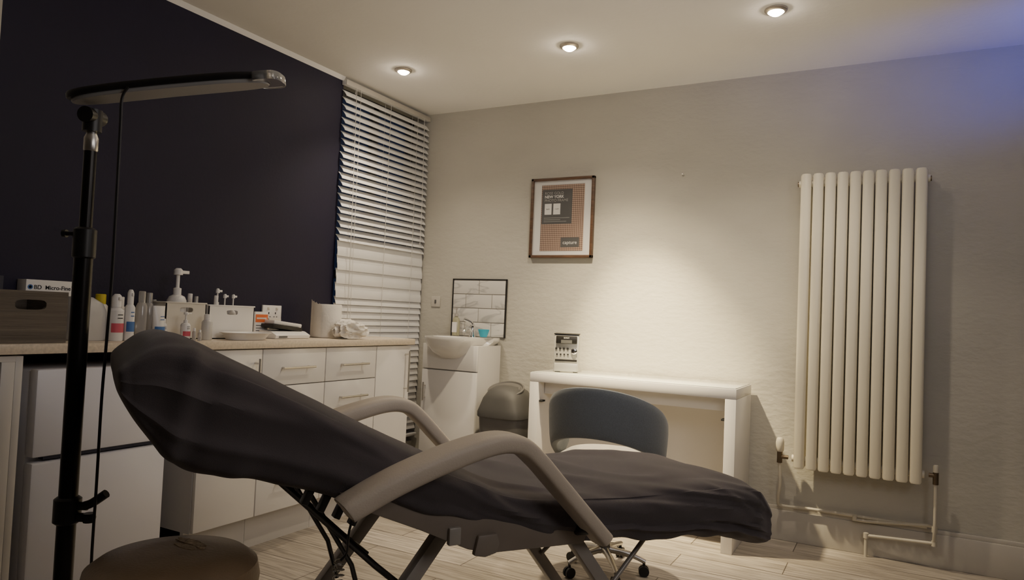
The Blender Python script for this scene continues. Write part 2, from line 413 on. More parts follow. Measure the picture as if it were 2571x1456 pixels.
# socket on back wall near blind
p = at_y(1095, 757, 0)
t = thing('wall_socket', 'small white wall plate beside the blind', 'socket', (p.x, -.0005, p.z))
MB().box((-.035, -.007, -.035), (.035, 0, .035), .003).build('plate', trimM, t); MB().box((-.006, -.012, -.012), (.006, -.006, .012), .002).build('switch', greyInk, t)
p = at_y(1715, 440, 0)
tag(MB().cyl((p.x, 0, p.z), (p.x, -.018, p.z+.004), .004, .003, 10).lathe([(.007, 0), (.005, .006)], (p.x, -.0, p.z), 12, Matrix.Rotation(PI/2, 3, 'X')).build('wall_hook', steel), 'tiny metal hook left bare on the wall right of the picture', 'hook')

# ---------------------------------------------------------------- bin
t = thing('swing_bin', 'dark grey plastic swing top bin between vanity and white desk', 'bin', (.862, -.27, 0))
def sring(hx, hy, z, e=.45, n=40, c=(0, 0)):
    return [Vector((c[0]+hx*spow(math.cos(2*PI*k/n), e), c[1]+hy*spow(math.sin(2*PI*k/n), e), z)) for k in range(n)]
MB().loft([sring(.105, .105, 0), sring(.11, .11, .01), sring(.138, .138, .50), sring(.138, .138, .51)]).build('body', greyPl, t)
ld = MB().loft([sring(.143, .143, .495), sring(.147, .147, .50), sring(.147, .147, .525), sring(.14, .14, .545), sring(.128, .128, .60, .6), sring(.105, .105, .645, .8), sring(.07, .07, .668, 1), sring(.02, .02, .674, 1)]).build('lid', greyPl2, t)
fl = MB(); Rm = Matrix.Rotation(R(24), 3, 'X')
fl.lathe([(.100, -.008), (.110, 0), (.110, .005), (.102, .007), (.096, .000), (.090, .000), (.084, .007), (.05, .012), (.001, .014)], (0, -.030, .650), 36, Rm, sy=.85); fl.build('flap', greyPl, ld)

# ---------------------------------------------------------------- desk
t = thing('dressing_table', 'white dressing table with glass top against the picture wall', 'table', (1.615, -.220, 0))
MB().box((-.545, -.195, .722), (.545, .195, .770), .002).build('top', gloss, t)
MB().box((-.545, -.195, 0), (-.493, .195, .722), .002).build('side_panel', gloss, t)
MB().box((.493, -.195, 0), (.545, .195, .722), .002).build('side_panel', gloss, t)
MB().box((-.493, .165, .14), (.493, .183, .722)).build('back_panel', gloss, t)
MB().box((-.490, -.120, .655), (.490, .160, .720), .002).build('drawer', gloss, t)
MB().box((-.540, -.190, .7702), (.540, .190, .7745), .0015).build('glass_top', glassM, t)
for s in (-1, 1): MB().box((s*.484-.010, -.18, .615), (s*.484+.010, -.14, .624), .001).build('bracket', darkM, t)
# hifi
t = thing('mini_stereo', 'small silver and black compact stereo standing on the glass desk top', 'stereo', (1.188, -.20, .7746), R(21))
MB().box((-.068, -.085, .006), (.068, .07, .205), .004).box((-.06, -.07, 0), (-.04, -.05, .006)).box((.04, -.07, 0), (.06, -.05, .006)).box((-.06, .04, 0), (-.04, .06, .006)).box((.04, .04, 0), (.06, .06, .006)).build('body', silverP, t)
MB().box((-.058, -.096, .158), (.058, -.084, .200), .004).build('display_panel', blackP, t)
MB().box((-.03, -.0975, .160), (.03, -.0955, .178)).build('display', greyInk, t)
MB().box((-.070, -.088, .206), (.070, .07, .213), .003).build('lid', blackP, t)
MB().box((-.060, -.088, .060), (.060, -.084, .070)).build('cassette_slot', blackP, t)
MB().box((-.064, -.094, .004), (.064, -.084, .05), .004).build('lower_panel', silverP, t)
MB().lathe([(.017, 0), (.017, .010), (.012, .013), (.001, .013)], (.043, -.084, .118), 24, Matrix.Rotation(PI/2, 3, 'X')).build('volume_knob', chrome, t)
for k in range(4): MB().lathe([(.006, 0), (.006, .005), (.001, .006)], (-.055+k*.021, -.084, .130), 14, Matrix.Rotation(PI/2, 3, 'X')).build('button', blackP, t)
for k in range(4): MB().lathe([(.0045, 0), (.0045, .005), (.001, .006)], (-.05+k*.02, -.084, .098), 14, Matrix.Rotation(PI/2, 3, 'X')).build('button', blackP, t)
text('SONY', .012, (0, -.0965, .185), FY, whiteInk, t, align='CENTER')

# ---------------------------------------------------------------- picture
t = thing('framed_picture', 'walnut framed poster with rose gold pattern hanging on the wall above the stereo', 'picture', (.83, -.002, 1.432))
W_, H_ = .413, .484
MB().box((0, -.026, 0), (.016, 0, H_), .002).box((W_-.016, -.026, 0), (W_, 0, H_), .002).box((0, -.026, 0), (W_, 0, .016), .002).box((0, -.026, H_-.016), (W_, 0, H_), .002).build('frame', woodF, t)
MB().box((.016, -.012, .016), (W_-.016, -.004, H_-.016)).build('mount', whiteInk, t)
MB().box((.068, -.0135, .042), (.350, -.012, H_-.042)).build('print', roseM, t)
MB().box((.074, -.0145, .205), (.272, -.0135, H_-.070)).build('print_panel', greyInk, t)
MB().box((.206, -.0145, .064), (.326, -.0135, .122)).build('print_panel', greyInk, t)
for s, z in (('ROSE GOLD', .384), ('PHOTO FRAME', .340)): text(s, .023, (.09, -.0150, z), FY, silverP, t)
text('NEW YORK', .024, (.09, -.0150, .362), FY, whiteInk, t, bold=.0006)
for x0 in (.092, .150):
    MB().box((x0, -.0152, .262), (x0+.046, -.0145, .328)).build('size_box', whiteInk, t)
text('8x10', .010, (.104, -.0156, .292), FY, greyInk, t); text('11x14', .010, (.160, -.0156, .292), FY, greyInk, t)
for k in range(3): MB().box((.088, -.0150, .240-k*.011), (.088+[.17, .11, .15][k], -.0145, .2425-k*.011)).build('small_print', silverP, t)
text('capture', .030, (.266, -.0150, .082), FY, whiteInk, t, align='CENTER')

# ---------------------------------------------------------------- radiator
t = thing('radiator', 'tall cream vertical column radiator on the wall right of the desk', 'radiator', (2.657, -.10, 0))
rx = [-.248+k*.0551 for k in range(10)]
for yy, nm in ((-.022, 'front_tube'), (.035, 'rear_tube')):
    for x in rx:
        hx, hy = (.0248, .0145)
        rg = []
        for z, s in ((.386, .3), (.388, .8), (.396, 1), (1.825, 1), (1.834, .8), (1.837, .3)):
            rg.append([Vector((x+hx*s*spow(math.cos(2*PI*k/20), .8), yy+hy*s*spow(math.sin(2*PI*k/20), .8), z)) for k in range(20)])
        MB().loft(rg).build(nm, radM, t)
for z in (.43, 1.79):
    MB().cyl((-.283, .006, z), (.283, .006, z), .017, seg=18).build('header_pipe', radM, t)
for x in (-.283, .283):
    MB().cyl((x-.006, .006, 1.79), (x+.006, .006, 1.79), .013, seg=12).build('end_plug', brass, t)
for x in (-.12, .12):
    for z in (.6, 1.6): MB().box((x-.015, .045, z), (x+.015, .0985, z+.04), .002).build('wall_bracket', radM, t)
v = MB().cyl((-.30, .006, .43), (-.345, .006, .43), .010, seg=12).cyl((-.34, .006, .40), (-.34, .006, .455), .013, seg=14).build('valve', brass, t)
MB().lathe([(.015, 0), (.019, .006), (.020, .045), (.017, .062), (.012, .068), (.001, .069)], (-.34, .006, .455), 20).build('thermostat_head', pipeM, v)
v = MB().cyl((.30, .006, .43), (.332, .006, .43), .010, seg=12).cyl((.328, .006, .39), (.328, .006, .445), .012, seg=14).build('valve', brass, t)
MB().lathe([(.012, 0), (.012, .025), (.009, .032), (.001, .033)], (.328, .006, .445), 16).build('valve_cap', pipeM, v)
MB().tube([(-.34, .006, .40), (-.335, .006, .30), (-.345, .03, .21), (-.33, .06, .178), (-.20, .066, .181), (.0, .066, .181), (.30, .066, .181)], .0075, 10, smooth=6).build('pipe', pipeM, t)
MB().tube([(.328, .006, .39), (.328, .006, .2), (.326, .03, .12)], .0075, 10, smooth=6).tube([(.328, .05, .19), (.30, .06, .19), (.05, .06, .165), (.0, .06, .165)], .0075, 10).cyl((.328, .03, .12), (.05, .055, .10), .0075, seg=10).cyl((.05, .055, .105), (.05, .055, 0), .0075, seg=10).build('pipe', pipeM, t)
for q in ((.328, .018, .185), (.328, .03, .12), (.05, .055, .10), (.0, .062, .172)):
    MB().lathe([(.004, -.014), (.0115, -.012), (.0115, .012), (.004, .014)], q, 12).build('pipe_joint', pipeM, t)

# ---------------------------------------------------------------- downlights
labs = ['recessed ceiling spotlight nearest the blind', 'middle recessed ceiling spotlight above the desk', 'recessed ceiling spotlight nearest the radiator']
for (x, y), lb in zip(((.403, -.79), (1.387, -.765), (2.346, -.80)), labs):
    t = thing('ceiling_spotlight', lb, 'ceiling light', (x, y, H), group='recessed ceiling spotlights')
    MB().lathe([(.030, -.001), (.046, -.001), (.046, -.006), (.040, -.012), (.033, -.013), (.030, -.008), (.030, -.001)], seg=32).build('ring', ringM, t)
    MB().lathe([(.001, -.001), (.030, -.001), (.029, -.016), (.018, -.024), (.001, -.026)], seg=24).build('lens', bulbM, t)
def spot(loc, tgt, e, size, blend, col, rad=.03):
    l = bpy.data.lights.new('spot_light', 'SPOT'); l.energy = e; l.spot_size = R(size); l.spot_blend = blend; l.color = col; l.shadow_soft_size = rad
    o = bpy.data.objects.new('spot_light', l); C.objects.link(o); o.location = loc
    o.rotation_euler = (Vector(tgt)-Vector(loc)).to_track_quat('-Z', 'Y').to_euler(); return o
WARM = (1, .84, .62)
spot((.403, -.79, 2.36), (.55, -.62, 0), 46, 120, 1, WARM)
spot((1.387, -.765, 2.36), (1.68, -.06, .46), 620, 46, 1, (1, .80, .44))
spot((1.387, -.765, 2.36), (1.60, -.25, 0), 150, 84, 1, (1, .81, .50))
spot((1.387, -.765, 2.36), (1.50, -.60, 0), 46, 125, 1, WARM)
spot((2.346, -.80, 2.36), (2.20, -.45, 0), 42, 104, 1, WARM)
spot((4.0, -.75, 1.90), (3.00, -.10, 2.44), 34, 54, 1, (.0, .07, 1), .10)  # added blue lamp without a fixture, makes the glow at upper right
# unseen soft fill lamps, added to lift the dark side and the ceiling
def area(loc, tgt, e, sz, col):
    l = bpy.data.lights.new('added_fill_light', 'AREA'); l.energy = e; l.size = sz; l.color = col
    o = bpy.data.objects.new('added_fill_light', l); C.objects.link(o); o.location = loc
    o.rotation_euler = (Vector(tgt)-Vector(loc)).to_track_quat('-Z', 'Y').to_euler()
area((4.0, -3.0, 1.9), (.6, -2.1, .5), 9, .7, (1, .93, .90))  # added fill towards fridge, cabinets and couch
area((2.7, -2.4, 1.75), (1.9, -1.6, 2.4), 8, .9, (1, .93, .90))  # added uplight that brightens the ceiling
wd = bpy.data.worlds.new('World'); bpy.context.scene.world = wd; wd.use_nodes = True
wd.node_tree.nodes['Background'].inputs[0].default_value = (.02, .03, .06, 1); wd.node_tree.nodes['Background'].inputs[1].default_value = .3

# ---------------------------------------------------------------- beauty couch
OX, OY, ANG = 1.74, -2.24, R(59)
stn = [(-.803, .925, -.803, .914, .16), (-.801, .944, -.796, .890, .27), (-.778, .970, -.768, .842, .290), (-.742, .996, -.730, .800, .297), (-.70, 1.000, -.69, .765, .30), (-.64, .977, -.64, .738, .30),
       (-.55, .934, -.55, .716, .30), (-.42, .870, -.45, .698, .30), (-.28, .801, -.34, .666, .30), (-.14, .730, -.21, .628, .30), (-.03, .673, -.09, .586, .30),
       (.06, .640, .04, .556, .30), (.2, .629, .2, .510, .30), (.4, .622, .4, .478, .302), (.6, .617, .6, .462, .302), (.75, .612, .75, .450, .302),
       (.87, .598, .875, .420, .30), (.935, .572, .940, .398, .295), (.972, .535, .978, .400, .285), (.990, .490, .990, .430, .20)]
A = catmull([Vector(s_[:3]) for s_ in stn], 16); B = catmull([Vector((s_[3], s_[4], 0)) for s_ in stn], 16)
t = thing('couch_cover', 'dark charcoal fabric cover stretched over the treatment couch', 'cover', (OX, OY, 0), ANG)
rings = []; n = 192
def fold(v, w=1.7):
    q_ = max(0, 1-abs(noise.noise(v))*w*1.6); return q_*q_*(3-2*q_)
def crease(x, x0, wdt): return math.exp(-((x-x0)/wdt)**2)
for a, b2 in zip(A, B):
    T = Vector((a.x, a.y)); Bo = Vector((a.z, b2.x)); w0 = b2.y; Mi = (T+Bo)/2; e = (T-Bo)/2; eh = e.normalized()
    ring = []
    for k in range(n):
        th = 2*PI*k/n; c, q = math.cos(th), math.sin(th)
        nn = w0*spow(c, .40); f = spow(q, .52 if q > 0 else .45)
        P = Vector((Mi.x+e.x*f, -nn, Mi.y+e.y*f))
        nrm = Vector((eh.x*q, -c, eh.y*q)).normalized()
        axp = P.x
        edge = max(.25, min(1, (axp+.80)/.08, (.98-axp)/.08))
        back = max(0, min(1, (-.02-axp)/.15)); legp = 1-back
        hz_ = (f+1)/2                      # 0 at the hem, 1 at the top
        flank = max(0, min(1, (abs(nn)/w0-.70)/.25)); sd = 3.3*(nn > 0)
        d = noise.noise(Vector((axp*2.2+sd, P.y*2.5, P.z*4)))*.018*(1-.6*(q > .5))
        # long soft pulls along the flank, converging on the hinge
        lanes = (hz_-.5)*(.8+abs(axp)*1.5)+axp*.8*legp
        d += flank*back*(fold(Vector((lanes*2.5+1.7, axp*1.2, 2.0+sd)), 1.9)*.012-.004)
        d += flank*legp*(fold(Vector((lanes*2.6, axp*1.4, 5.0+sd)), 1.9)*.014-.005)
        d += flank*(fold(Vector((axp*3.5+hz_*1.8, hz_*1.6-axp, 12.0+sd)), 2.2)*.005)
        # cap of loose cloth over the head end, gathered foot end
        d += flank*(crease(axp, -.690+.05*(hz_-.5), .020)*.012-crease(axp, -.655+.05*(hz_-.5), .022)*.007)
        d += flank*max(0, (.6-hz_))*(crease(axp, -.600+.10*hz_, .026)*.014+crease(axp, -.50+.18*hz_, .030)*.010)
        d += flank*max(0, (axp-.66)/.30)*(fold(Vector((axp*6+hz_*3.0, hz_*1.2, 9.0)), 2.2)*.012)
        top = (1-flank)*(1 if q > 0 else 0)
        d += top*(legp*(fold(Vector((P.y*3.4+axp*3.0, axp*1.4-P.y*2.0, 3.0)), 2.2)*.012-.003)+back*fold(Vector((P.y*4-axp*2, axp*1.6, 6.0)))*.004)
        d += noise.noise(Vector((axp*12, P.y*9, P.z*14)))*.0014
        hem = 0
        if hz_ < .5:
            hem = (noise.noise(Vector((axp*4.5, sd, 7)))*.040+noise.noise(Vector((axp*13, sd, 1)))*.012)*(1-hz_/.5)
        P += nrm*(d*edge)
        P.z += hem*edge
        ring.append(P)
    rings.append(ring)
MB().loft(rings).build('fabric', coverM, t)
bed = thing('treatment_couch', 'reclining beauty treatment couch with taupe armrests under a dark cover', 'couch', (OX, OY, 0), ANG)
def inner(rngs, nm):
    rg = []
    for T0, T1, B0, B1, w0 in rngs:
        rg.append([Vector(((T0+B0)/2+(T0-B0)/2*spow(math.sin(2*PI*k/32), .4), w0*spow(math.cos(2*PI*k/32), .3), (T1+B1)/2+(T1-B1)/2*spow(math.sin(2*PI*k/32), .4))) for k in range(32)])
    MB().loft(rg).build(nm, vinylM, bed)
inner([(-.73, .94, -.70, .90, .25), (-.5, .86, -.46, .80, .26), (-.08, .65, -.06, .63, .25)], 'back_cushion')
inner([(-.0, .61, .0, .595, .25), (.4, .59, .4, .56, .26), (.82, .55, .82, .50, .25)], 'seat_cushion')
# armrests
for s in (-1, 1):
    pts = [(-.385, s*.345, .662), (-.37, s*.345, .670), (-.28, s*.345, .712), (-.16, s*.345, .754), (-.05, s*.345, .780), (.02, s*.345, .773), (.07, s*.345, .737), (.13, s*.345, .677), (.20, s*.345, .606), (.265, s*.345, .540), (.278, s*.345, .527)]
    def sec(a, f):
        m_ = min(1, (f+.006)/.035, (1.006-f)/.035)**.5
        wid = .038+.007*math.exp(-((f-.3)/.25)**2); th = .020+.006*math.exp(-((f-.2)/.3)**2)
        return m_*wid*spow(math.cos(a), .55), m_*th*spow(math.sin(a), .6)
    MB().tube(pts, .03, 32, sec=sec, smooth=8).build('armrest', vinylM, bed)
    MB().cyl((-.33, s*.345, .675), (-.33, s*.27, .665), .014).cyl((.24, s*.345, .555), (.24, s*.27, .53), .014).build('armrest_bolt', blackP, bed)
    # side plate
    poly = [(-.38, .685), (-.33, .645), (-.19, .585), (-.07, .528), (.00, .512), (.26, .502), (.27, .530), (.20, .56), (-.05, .62), (-.2, .67)]
    mt = Matrix(((1, 0, 0, 0), (0, 0, -1, 0), (0, 1, 0, 0), (0, 0, 0, 1)))
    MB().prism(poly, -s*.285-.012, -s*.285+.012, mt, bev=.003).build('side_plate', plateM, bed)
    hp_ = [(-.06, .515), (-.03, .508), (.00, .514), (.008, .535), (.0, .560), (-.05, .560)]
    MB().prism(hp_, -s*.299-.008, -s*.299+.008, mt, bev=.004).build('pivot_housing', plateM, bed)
    MB().box((-.125, s*.298-.008, .545), (-.095, s*.298+.008, .585), .003).build('hinge_bracket', frameM, bed)
    # legs
    def leg(p0, p1, m=frameM, hw=.017):
        p0 = Vector(p0); p1 = Vector(p1); d_ = p1-p0; l = d_.length
        q = d_.to_track_quat('Z', 'Y').to_matrix()
        return MB().box((-hw, -hw, -l/2), (hw, hw, l/2), .003, rot=None).build('leg', m, bed), q, (p0+p1)/2
    for p0, p1 in (((-.09, s*.19, .54), (-.48, s*.19, .035)), ((.27, s*.19, .52), (.65, s*.19, .035))):
        o, q, c_ = leg(p0, p1); o.rotation_euler = q.to_euler(); o.location = c_
    MB().box((-.56, s*.19-.02, 0), (.74, s*.19+.02, .035), .004).build('floor_rail', frameM, bed)
    MB().tube([(-.50, s*.13, .712), (-.23, s*.13, .46), (-.16, s*.13, .40)], .008, 10).build('back_strut', darkChrome, bed)
    MB().tube([(-.42, s*.10, .69), (-.28, s*.10, .46), (-.25, s*.10, .36)], .006, 10).build('back_strut', darkChrome, bed)
    MB().tube([(.62, s*.15, .46), (.44, s*.17, .31)], .007, 10).build('leg_rest_strut', frameM, bed)
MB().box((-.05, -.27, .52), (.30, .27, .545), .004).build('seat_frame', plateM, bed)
MB().box((-.44, -.21, .0), (-.40, .21, .03), .003).build('cross_rail', frameM, bed)
MB().box((.58, -.21, 0), (.62, .21, .03), .003).build('cross_rail', frameM, bed)
MB().box((-.34, -.05, .30), (-.27, .05, .36), .01).build('knob_housing', blackP, bed)
for k in range(4): MB().box((-.44+k*.035, -.262, .655-k*.018), (-.425+k*.035, -.24, .705-k*.018), .002, rot=Matrix.Rotation(R(25), 3, 'Y')).build('ratchet_tooth', blackP, bed)
sp = [(-.33+.012*math.cos(a*.8), -.16+.012*math.sin(a*.8), .50-a*.0016) for a in range(0, 150)]
MB().tube(sp, .0018, 5).build('spring', steel, bed)
MB().tube([(-.31, -.22, .66), (-.33, -.22, .58), (-.32, -.18, .52), (-.33, -.17, .50)], .003, 8, smooth=5).build('cable', blackP, bed)

# ---------------------------------------------------------------- chair
t = thing('tub_chair', 'blue grey wool tub chair on wheels pulled up to the white dressing table', 'chair', (1.74, -.98, 0), R(4))
rings = []
K = 40
for i in range(K+1):
    ph = -R(112)+R(224)*i/K; c = math.cos(ph*.80)
    zt = .610+.190*max(0, c)**.9; zb = .470+.125*max(0, math.cos(ph*1.0))**.9
    en = min(1, (1-abs(ph)/R(112))*8+.15)**.5
    ring = []
    for k in range(20):
        a = 2*PI*k/20; z = (zt+zb)/2+(zt-zb)/2*en*spow(math.sin(a), .6)
        rr = .226+.021*en*spow(math.cos(a), .6)+(z-.5)*.06
        ring.append(Vector((rr*math.sin(ph), -rr*math.cos(ph), z)))
    rings.append(ring)
MB().loft(rings).build('backrest', blueF, t)
MB().loft([sring(.15, .15, .405, .8), sring(.195, .195, .415, .8), sring(.203, .203, .44, .8), sring(.198, .198, .492, .8), sring(.17, .17, .510, .85), sring(.02, .02, .516, 1)]).build('seat', seatF, t)
MB().cyl((0, 0, .10), (0, 0, .30), .028).cyl((0, 0, .30), (0, 0, .41), .016).build('column', darkChrome, t)
for k in range(5):
    a = 2*PI*k/5+R(88); d = Vector((math.cos(a), math.sin(a), 0)); rl = .235 if k == 0 else .17
    g = MB().tube([d*.02+Vector((0, 0, .10)), d*.11+Vector((0, 0, .085)), d*(rl+.005)+Vector((0, 0, .060))], [.018]+[.014]*4+[.010]*8, 12, smooth=4).build('base_leg', steel, t)
    pr = Vector((-d.y, d.x, 0))
    MB().cyl(d*rl+pr*.005+Vector((0, 0, .022)), d*rl+pr*.015+Vector((0, 0, .022)), .022).cyl(d*rl-pr*.015+Vector((0, 0, .022)), d*rl-pr*.005+Vector((0, 0, .022)), .022).cyl(d*rl+Vector((0, 0, .023)), d*rl+Vector((0, 0, .060)), .006).build('caster', rubber, g)

# ---------------------------------------------------------------- stool
t = thing('round_stool', 'round tan vinyl stool with cracked seat in the left foreground', 'stool', (1.560, -2.925, 0))
MB().lathe([(.10, .466), (.150, .469), (.160, .486), (.164, .521), (.158, .549), (.138, .564), (.08, .571), (.001, .573)], seg=56).build('seat', tanM, t)
pt = MB(); 
for (dx_, dy_, a_, b_) in ((-.03, .06, .04, .012), (-.01, .035, .03, .01), (.015, .05, .012, .006)):
    ringo = [Vector((dx_+a_*math.cos(2*PI*k/18)*(1+.35*noise.noise(Vector((k, dx_*50, 0)))), dy_+b_*math.sin(2*PI*k/18)*(1+.4*noise.noise(Vector((k, 3, 1)))), .5715)) for k in range(18)]
    pt.loft([ringo, [p+Vector((0, 0, .0015)) for p in ringo]])
pt.build('crack_patch', tanW, t)
MB().lathe([(.12, .451), (.12, .466)], seg=32).cyl((0, 0, .12), (0, 0, .451), .022).build('column', chrome, t)
for k in range(5):
    a = 2*PI*k/5; d = Vector((math.cos(a), math.sin(a), 0))
    g = MB().tube([d*.01+Vector((0, 0, .13)), d*.14+Vector((0, 0, .07))], .014, 10).build('base_leg', chrome, t)
    pr = Vector((-d.y, d.x, 0)); MB().cyl(d*.14-pr*.018+Vector((0, 0, .026)), d*.14+pr*.018+Vector((0, 0, .026)), .026).cyl(d*.14+Vector((0, 0, .03)), d*.14+Vector((0, 0, .075)), .006).build('caster', rubber, g)

# ---------------------------------------------------------------- lamp
LP = CAM+ray(197, 850)*.00090
t = thing('floor_lamp', 'black adjustable salon floor lamp with long flat head left of the couch', 'lamp', (LP.x, LP.y, 0))
MB().cyl((0, 0, .06), (0, 0, 1.20), .0195, seg=24).build('lower_pole', blackMt, t)
MB().cyl((0, 0, 1.18), (0, 0, 1.425), .0135, seg=24).build('upper_pole', blackMt, t)
MB().lathe([(.0135, 1.405), (.0150, 1.408), (.0150, 1.435), (.011, 1.445), (.011, 1.46)], seg=20).build('chrome_collar', steel, t)
hd = (Vector((.8787, .4757, 0))).normalized(); per = Vector((-hd.y, hd.x, 0))
MB().lathe([(.021, 1.16), (.024, 1.163), (.024, 1.225), (.018, 1.23)], seg=24).build('collar', blackP, t)
k1 = MB().cyl(Vector((0, 0, 1.215))-hd*.02, Vector((0, 0, 1.215))-hd*.045, .005).cyl(Vector((0, 0, 1.215))-hd*.042, Vector((0, 0, 1.215))-hd*.050, .009).build('knob', blackP, t)
MB().lathe([(.022, .565), (.028, .57), (.028, .62), (.022, .625)], seg=24).build('clamp', blackP, t)
q0 = Vector((0, 0, .605)); MB().cyl(q0, q0+hd*.045, .009).tube([q0+hd*.035, q0+hd*.055+Vector((0, 0, .008)), q0+hd*.085+Vector((0, 0, .030))], [.007]+[.010]*8, 10, smooth=4).build('clamp_lever', blackP, t)
MB().cyl(Vector((0, 0, .58)), Vector((0, 0, .58))+hd*.045, .010).lathe([(.012, -.01), (.014, 0), (.012, .01)], Vector((0, 0, .58))+hd*.05, 12).build('clamp_bolt', blackP, t)
for k in range(5):
    a = 2*PI*k/5+.3; d = Vector((math.cos(a), math.sin(a), 0))
    g = MB().tube([Vector((0, 0, .09)), d*.20+Vector((0, 0, .07))], .013, 10).build('base_leg', blackMt, t)
    pr = Vector((-d.y, d.x, 0)); MB().cyl(d*.195-pr*.015+Vector((0, 0, .026)), d*.195+pr*.015+Vector((0, 0, .026)), .026).cyl(d*.195+Vector((0, 0, .03)), d*.195+Vector((0, 0, .07)), .006).build('caster', rubber, g)
# head: long slab following pole top
def hp(px, py): return CAM+ray(px, py)*.00090-Vector((LP.x, LP.y, 0))
h0 = hp(176, 250); h1 = hp(704, 200)
ax = (h1-h0); Lh = ax.length; ax.normalize()
side = Vector((0, 0, 1)).cross(ax).normalized(); upv = ax.cross(side)
roll = Matrix.Rotation(R(4), 3, ax); side = roll @ side; upv = roll @ upv
def slab(hw, z0, z1, l0, l1, bow=.004):
    rg = []
    for z, s in ((z0, .96), (z0+.003, 1), (z1-.004, 1), (z1, .95)):
        ring = []
        cen = (l0+l1)/2; half = (l1-l0)/2
        for k in range(64):
            a = 2*PI*k/64; l = cen+half*spow(math.cos(a), .45)*(1-(1-s)*.2); y = hw*spow(math.sin(a), .8)*s
            g = (l/Lh-.5)*2
            ring.append(h0+ax*l+side*y+upv*(z-bow*g*g))
        rg.append(ring)
    return rg
hdm = MB().loft(slab(.042, .003, .018, -.004, Lh*.95)).build('lamp_head', blackP, t)
MB().loft(slab(.038, -.006, .0035, .006, Lh*.945)).build('diffuser', ledM, hdm)
MB().loft(slab(.045, -.004, .015, Lh*.88, Lh+.006)).build('end_rim', rimM, hdm)
j = Vector((0, 0, 1.455))
MB().cyl(j-Vector((0, 0, .005)), j+Vector((0, 0, .045)), .020).cyl(j+Vector((0, 0, .03))-side*.03, j+Vector((0, 0, .03))+side*.03, .018).build('swivel_joint', blackP, t)
cb = [hp(345, 232), hp(330, 262), hp(326, 330), hp(318, 480), hp(305, 700), hp(290, 880), hp(280, 1000), hp(268, 1200), hp(255, 1400), hp(250, 1600)]
cb = [c_+Vector((.02, -.035, 0)) for c_ in cb]
MB().tube(cb, .0032, 8, smooth=6).build('power_cable', blackP, t)

# ---------------------------------------------------------------- things on the worktop
def yat(px, x): return at_x(px, 800, x).y
def hat(px, py, x): return at_x(px, py, x).z-WT
def xr(px0, px1, x): return yat(px0, x), yat(px1, x)
e0 = WT+.0005
# crate
y0, y1 = -2.93, yat(168, .36); hh = hat(120, 732, .36)
t = thing('wooden_crate', 'dark grey wooden crate with slot handle at the left end of the worktop', 'crate', (.24, (y0+y1)/2, e0)); wy = (y1-y0); wx = .24
cm = MB(); cm.box((-wx/2, -wy/2, 0), (wx/2, wy/2, .01)); cm.box((-wx/2, -wy/2, .0), (-wx/2+.01, wy/2, hh))
cm.box((-wx/2, -wy/2, 0), (wx/2, -wy/2+.01, hh)).box((-wx/2, wy/2-.01, 0), (wx/2, wy/2, hh))
mt = Matrix.Translation((wx/2-.010, 0, hh/2)) @ Matrix(((0, 0, 1, 0), (1, 0, 0, 0), (0, 1, 0, 0), (0, 0, 0, 1)))
hyc = yat(75, .36)-(y0+y1)/2
cm.holed(wy, hh, .012, (hyc, hh/2-.045), .095, .032, mt); cm.build('body', crateM, t, smooth=False)
# binder inside and syringe box behind
t = thing('box_file', 'dark blue box file standing in the grey crate', 'file', (.20, -2.76, e0+.011))
MB().box((-.04, -.15, 0), (.03, .14, .205), .002).build('cover', binderM, t); MB().box((.0301, -.14, .01), (.032, .11, .19)).build('spine_panel', blackInk, t)
y0, y1 = xr(60, 182, .065); hh = hat(120, 704, .065)
t = thing('needle_box', 'white cardboard needle box with black lettering behind the grey crate', 'box', (.035, (y0+y1)/2, e0))
MB().box((-.03, -(y1-y0)/2, 0), (.03, (y1-y0)/2, hh), .001).build('carton', whiteP, t)
text('BD  Micro-Fine™+', .021, (.0305, -(y1-y0)/2+.026, hh-.034), FX, blackInk, t, bold=.0003)
MB().lathe([(.009, 0), (.009, .0008), (.005, .0008), (.005, 0)], (.0302, -(y1-y0)/2+.014, hh-.027), 20, Matrix.Rotation(PI/2, 3, 'Y')).build('emblem', blueM, t)
